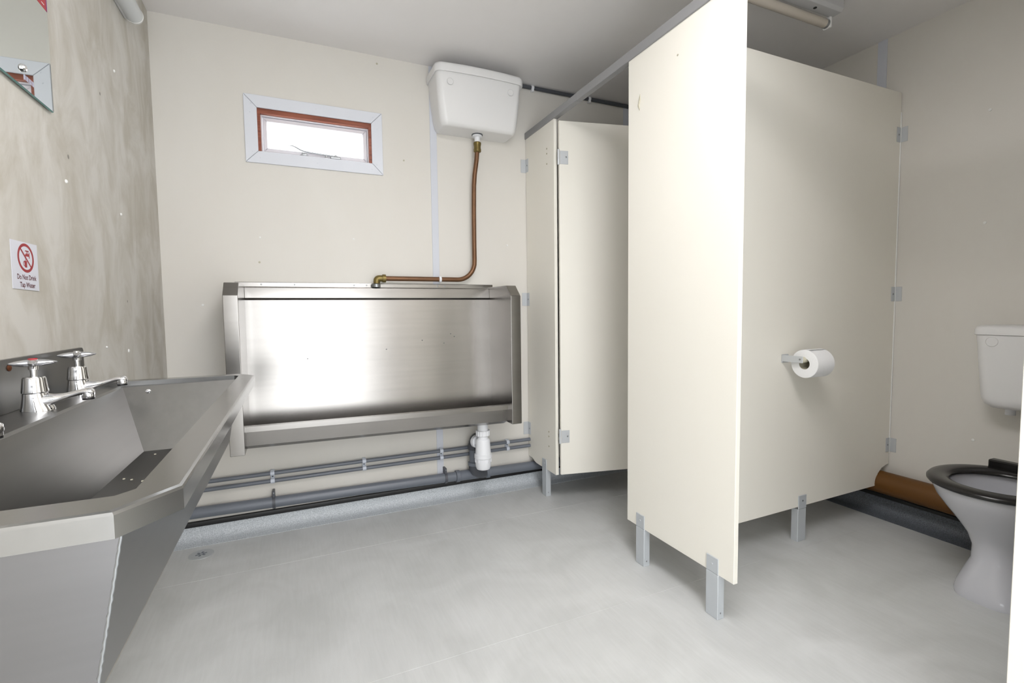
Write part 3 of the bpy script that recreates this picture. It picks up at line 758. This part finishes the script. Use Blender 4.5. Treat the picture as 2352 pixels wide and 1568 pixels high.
# dividing partition
PY = 1.418
dp = thing('cubicle_partition', (2.0, PY, 0), 'cream dividing partition with the toilet roll on it', 'panel')
P = [(FX+PT+.001, PY, ZP0-.004), (FX+PT+.001, PY, 2.072), (XR-.003, PY, 2.072), (XR-.003, PY, .262)]
P += [(XR-.003-.02, PY, .260), (XR-.060, PY, .248), (XR-.088, PY, .226), (XR-.106, PY, .196), (XR-.110, PY, .172), (XR-.110, PY, .166)]
MB().prism(P, (0, PT, 0), .0012, 1).build('board', 'panel', dp)
o = MB().box(2.022, 2.076, PY-.003, PY+.030, 0, .150, .0018, 1).box(2.0225, 2.0755, PY-.0045, PY-.0005, .151, .212, .0016, 1).build('leg', 'alu', dp)
screw_head(o, 'leg_screw', (2.050, PY-.0045, .186), '-y', .0042, .002)
for z in (1.873, 1.111, .361):
    o = MB().box(XR-.034, XR-.001, PY-.0025, PY-.0002, z-.035, z+.035, .0008, 1).box(XR-.003, XR-.0008, PY-.030, PY, z-.035, z+.035, .0008, 1).build('wall_bracket', 'alub', dp)
    screw_head(o, 'bracket_screw', (XR-.020, PY-.0025, z), '-y', .0045, .002)
MB().tube([(XR-.004, PY-.001, 1.98), (XR-.003, PY-.001, 1.7), (XR-.0035, PY-.001, 1.2), (XR-.003, PY-.001, .8), (XR-.0045, PY-.001, .32)], .003, 8).build('sealant_bead', 'capw', dp)

# pilaster and open door of the near cubicle
npl = thing('cubicle_pilaster', (FX, .17, 0), 'cream cubicle panel edge at right margin of the photo', 'panel')
board_yz('board', -.12, .444, npl)
leg(npl, .30, .352)
nd = thing('cubicle_door', (FX+.02, .415, .16), 'cream door of near cubicle, open against its side', 'door')
MB().box(FX+.030, FX+.62, .405, .423, .165, 2.030, .0012, 1).build('board', 'panel', nd)
for z in (1.845, .375): MB().box(FX+.021, FX+.075, .423, .426, z-.035, z+.035, .001, 1).build('hinge_leaf', 'alub', nd)
np2 = thing('cubicle_partition', (2.0, .16, 0), 'cream partition on near side of the toilet cubicle', 'panel')
MB().box(FX+PT+.001, XR-.115, .15, .15+PT, ZP0, 2.072, .0012, 1).build('board', 'panel', np2)
MB().box(1.95, 2.0, .148, .178, 0, .16, .0015, 1).build('leg', 'alu', np2)
cf = thing('cubicle_front_panel', (FX, -.5, 0), 'closed cream cubicle front beside the entrance', 'panel')
board_yz('board', YF+.004, -.13, cf); leg(cf, -.60, -.55)

# ------------------------------------------------------------------ toilet roll and holder
RX0, RX1, RY, RZ = 1.915, 2.022, 1.330, .818
hol = thing('roll_holder', (1.90, PY, .83), 'small grey metal toilet roll holder screwed to partition', 'holder')
MB().box(1.893, 1.897, 1.322, PY-.001, .822, .850, .0014, 1).box(1.893, 1.935, PY-.004, PY-.001, .816, .852, .0012, 1).build('bracket', 'alub', hol)
MB().lathe([(.010, 0), (.012, .004), (.012, .030), (.009, .034)], (1.897, RY+.002, .835), 'x', 20).build('spindle_cap', 'chip', hol)
MB().lathe([(.008, 1.93), (.008, 2.03)], (0, RY+.002, .835), 'x', 16).build('spindle', 'alub', hol)
screw_head(hol, 'holder_screw', (1.893, RY+.004, .837), '-x', .004, .002)
ro = thing('toilet_roll', (1.97, RY, RZ-.058), 'white toilet roll hanging on the partition holder', 'toilet roll')
b = MB(); rings = []
for x, r in [(RX0+.002, .0225), (RX0, .0235), (RX0, .056), (RX0+.002, .0585), (RX1-.002, .0585), (RX1, .056), (RX1, .0235), (RX1-.002, .0225), (RX0+.002, .0225)]:
    rings.append([(x, RY+r*math.cos(2*PI*k/48), RZ+r*math.sin(2*PI*k/48)) for k in range(48)])
b.loft(rings, False, False); b.build('paper_roll', 'paper', ro, ang=45)
b = MB()
flap = []
for k in range(7):
    a = math.radians(70+k*7); flap.append((RY+.0592*math.cos(a), RZ+.0592*math.sin(a)+(.004 if k == 6 else 0)))
for k in range(6):
    b.poly([(RX0+.003, *flap[k]), (RX1-.003, *flap[k]), (RX1-.003, *flap[k+1]), (RX0+.003, *flap[k+1])], True)
b.build('loose_sheet', 'paper', ro)
b = MB(); rings = []
for x, r in [(RX0+.001, .0222), (RX1-.001, .0222)]:
    rings.append([(x, RY+r*math.cos(2*PI*k/32), RZ+r*math.sin(2*PI*k/32)) for k in range(32)])
b.loft(rings, False, False); b.build('cardboard_core', 'silic', ro)

# ------------------------------------------------------------------ brown soil pipe
so = thing('soil_pipe', (XR-.06, 1.0, .14), 'thick brown plastic soil pipe along right wall behind the toilet', 'pipe')
MB().tube([(XR-.058, YF+.15, .178), (XR-.058, 2.42, .178)], .055, 32).build('pipe_run', 'soil', so)
MB().tube([(XR-.058, .62, .178), (XR-.058, .622, .178), (XR-.058, .70, .178), (XR-.058, .702, .178)], [.055, .061, .061, .055], 32).build('coupling', 'soil', so)

# ------------------------------------------------------------------ toilet pan
TX, TY = 2.28, .840
to = thing('toilet_pan', (2.36, TY, 0), 'pale grey-white toilet pan with black seat in near cubicle', 'toilet')
prof = [(0, 2.368, .208, .104, 3.4), (.012, 2.368, .210, .106, 3.4), (.04, 2.369, .206, .102, 3.2), (.08, 2.373, .196, .090, 2.9), (.13, 2.380, .180, .076, 2.6), (.18, 2.380, .178, .080, 2.4),
        (.225, 2.372, .186, .096, 2.3), (.27, 2.350, .196, .122, 2.2), (.315, 2.322, .204, .150, 2.1), (.355, 2.298, .208, .172, 2.05), (.385, 2.286, .210, .183, 2.0), (.398, 2.284, .208, .184, 2.0), (.402, 2.284, .204, .180, 2.0),
        (.402, 2.284, .168, .145, 2.0), (.396, 2.284, .160, .138, 2.0), (.370, 2.284, .163, .141, 2.0), (.31, 2.30, .135, .112, 2.0), (.25, 2.32, .085, .07, 2.0), (.20, 2.33, .05, .045, 2.0)]
MB().loft([sup_ellipse(xc, TY, z, a, b_, n_, 48) for z, xc, a, b_, n_ in prof]).build('pan', 'cer', to, ang=70)
b = MB(); rings = []
nseg = 14
for i in range(nseg):
    t = 2*PI*i/nseg
    rings.append(None)
prof_s = [(1.0, .404), (1.02, .409), (1.02, .415), (.985, .423), (.90, .4265), (.78, .424), (.70, .417), (.675, .408), (.68, .404)]
A_, B_ = .216, .194
rings = [sup_ellipse(TX, TY, z, A_*k, B_*k, 2.05, 56) for k, z in prof_s]
rings.append(rings[0])
b.loft(rings, False, False); b.build('seat', 'seat', to, ang=60)
MB().box(2.452, 2.492, TY-.015, TY+.105, .415, .452, .006, 3).build('seat_hinge', 'seat', to)
MB().box(2.452, 2.492, TY-.105, TY-.030, .405, .440, .006, 3).build('seat_hinge', 'seat', to)
MB().tube([(2.55, TY, .34), (2.62, TY, .34), (2.64, TY, .36), (2.64, TY, .628)], .022, 16).build('flush_bend', 'wpvc', to)
MB().tube([(2.52, TY, .17), (2.585, TY, .175)], .05, 20).build('outlet', 'cer', to)

tc_ = thing('toilet_cistern', (XR, .82, .63), 'white low-level toilet cistern on right wall above the toilet pan', 'cistern')
def rr_x(x0, y0, y1, z, r):
    """rounded plan outline against the right wall"""
    pts = []
    for cy_, a0 in ((y1-r, 90), (y0+r, 180)):
        for i in range(9):
            a = math.radians(a0 + 90*i/8)
            pts.append((x0+r + r*math.cos(a), cy_ + r*math.sin(a), z))
    return [(XR-.001, y1, z)] + pts + [(XR-.001, y0, z)]
rings = [rr_x(x0, .82-w, .82+w, z, r) for z, x0, w, r in [(.632, 2.600, .165, .03), (.636, 2.575, .185, .04), (.650, 2.560, .203, .045), (.675, 2.553, .210, .045), (.80, 2.546, .218, .04), (.930, 2.540, .224, .035)]]
MB().loft(rings).build('tank', 'cist', tc_, ang=50)
rings = [rr_x(2.536+d, .82-.229+d, .82+.229-d, z, .035) for z, d in [(.931, .001), (.933, -.001), (.955, 0), (.966, .006), (.970, .02)]]
MB().loft(rings).build('lid', 'cist', tc_, ang=50)
MB().lathe([(.020, .002), (.020, -.0015), (.0185, -.003), (.018, -.0015), (.004, -.0015)], (2.5415, .985, .905), 'x', 28).build('boss', 'cist', tc_)
MB().lathe([(.016, .605), (.016, .64)], (2.64, .955, 0), 'z', 16).build('inlet_nut', 'wpvc', tc_)

# ------------------------------------------------------------------ ceiling batten light in the near cubicle
bl = thing('ceiling_batten_light', (1.6, 1.39, ZC), 'unlit fluorescent batten light on ceiling above the partition', 'lamp')
MB().prism([(1.0, 1.380, ZC-.0005), (1.0, 1.380, ZC-.038), (1.0, 1.390, ZC-.050), (1.0, 1.434, ZC-.050), (1.0, 1.444, ZC-.038), (1.0, 1.444, ZC-.0005)], (1.185, 0, 0), .002, 1).build('batten_body', 'batten', bl)
t_ = MB().tube([(1.02, 1.442, 2.284), (2.150, 1.442, 2.284)], .0185, 20).build('fluorescent_tube', 'tube', bl)
MB().tube([(2.150, 1.442, 2.284), (2.164, 1.442, 2.284)], .0187, 20).build('tube_cap', 'screw', t_)
MB().box(2.164, 2.180, 1.424, 1.460, 2.264, 2.312, .006, 3).build('tube_holder', 'capw', bl)
MB().lathe([(.007, 0), (.007, -.002)], (2.045, 1.412, ZC-.0500), 'z', 12).build('knockout_hole', 'dirt', bl)
MB().lathe([(.007, 0), (.007, .006)], (2.186, 1.392, ZC-.012), 'x', 12).build('knockout_hole', 'dirt', bl)

# ------------------------------------------------------------------ added fill panel on the ceiling, out of view, brightens room and cubicle
def fill_mat():
    m, N, L, P = new_mat('fill_glow'); P.inputs['Base Color'].default_value = (.9, .9, .9, 1)
    P.inputs['Emission Color'].default_value = (1.0, .975, .975, 1); P.inputs['Emission Strength'].default_value = FILL_STRENGTH
    return m
FILL_STRENGTH = 6.0
M['lit'] = fill_mat()
lb_ = thing('fill_light_panel', (.58, .35, ZC), 'added out-of-view fill light, square-edged glowing panel on ceiling over the open floor', 'lamp')
MB().box(.29, .87, -.30, 1.00, ZC-.030, ZC-.0005, .003, 1).build('fill_frame', 'batten', lb_)
MB().box(.305, .855, -.285, .985, ZC-.034, ZC-.0305, .001, 1).build('opal_diffuser', 'lit', lb_)
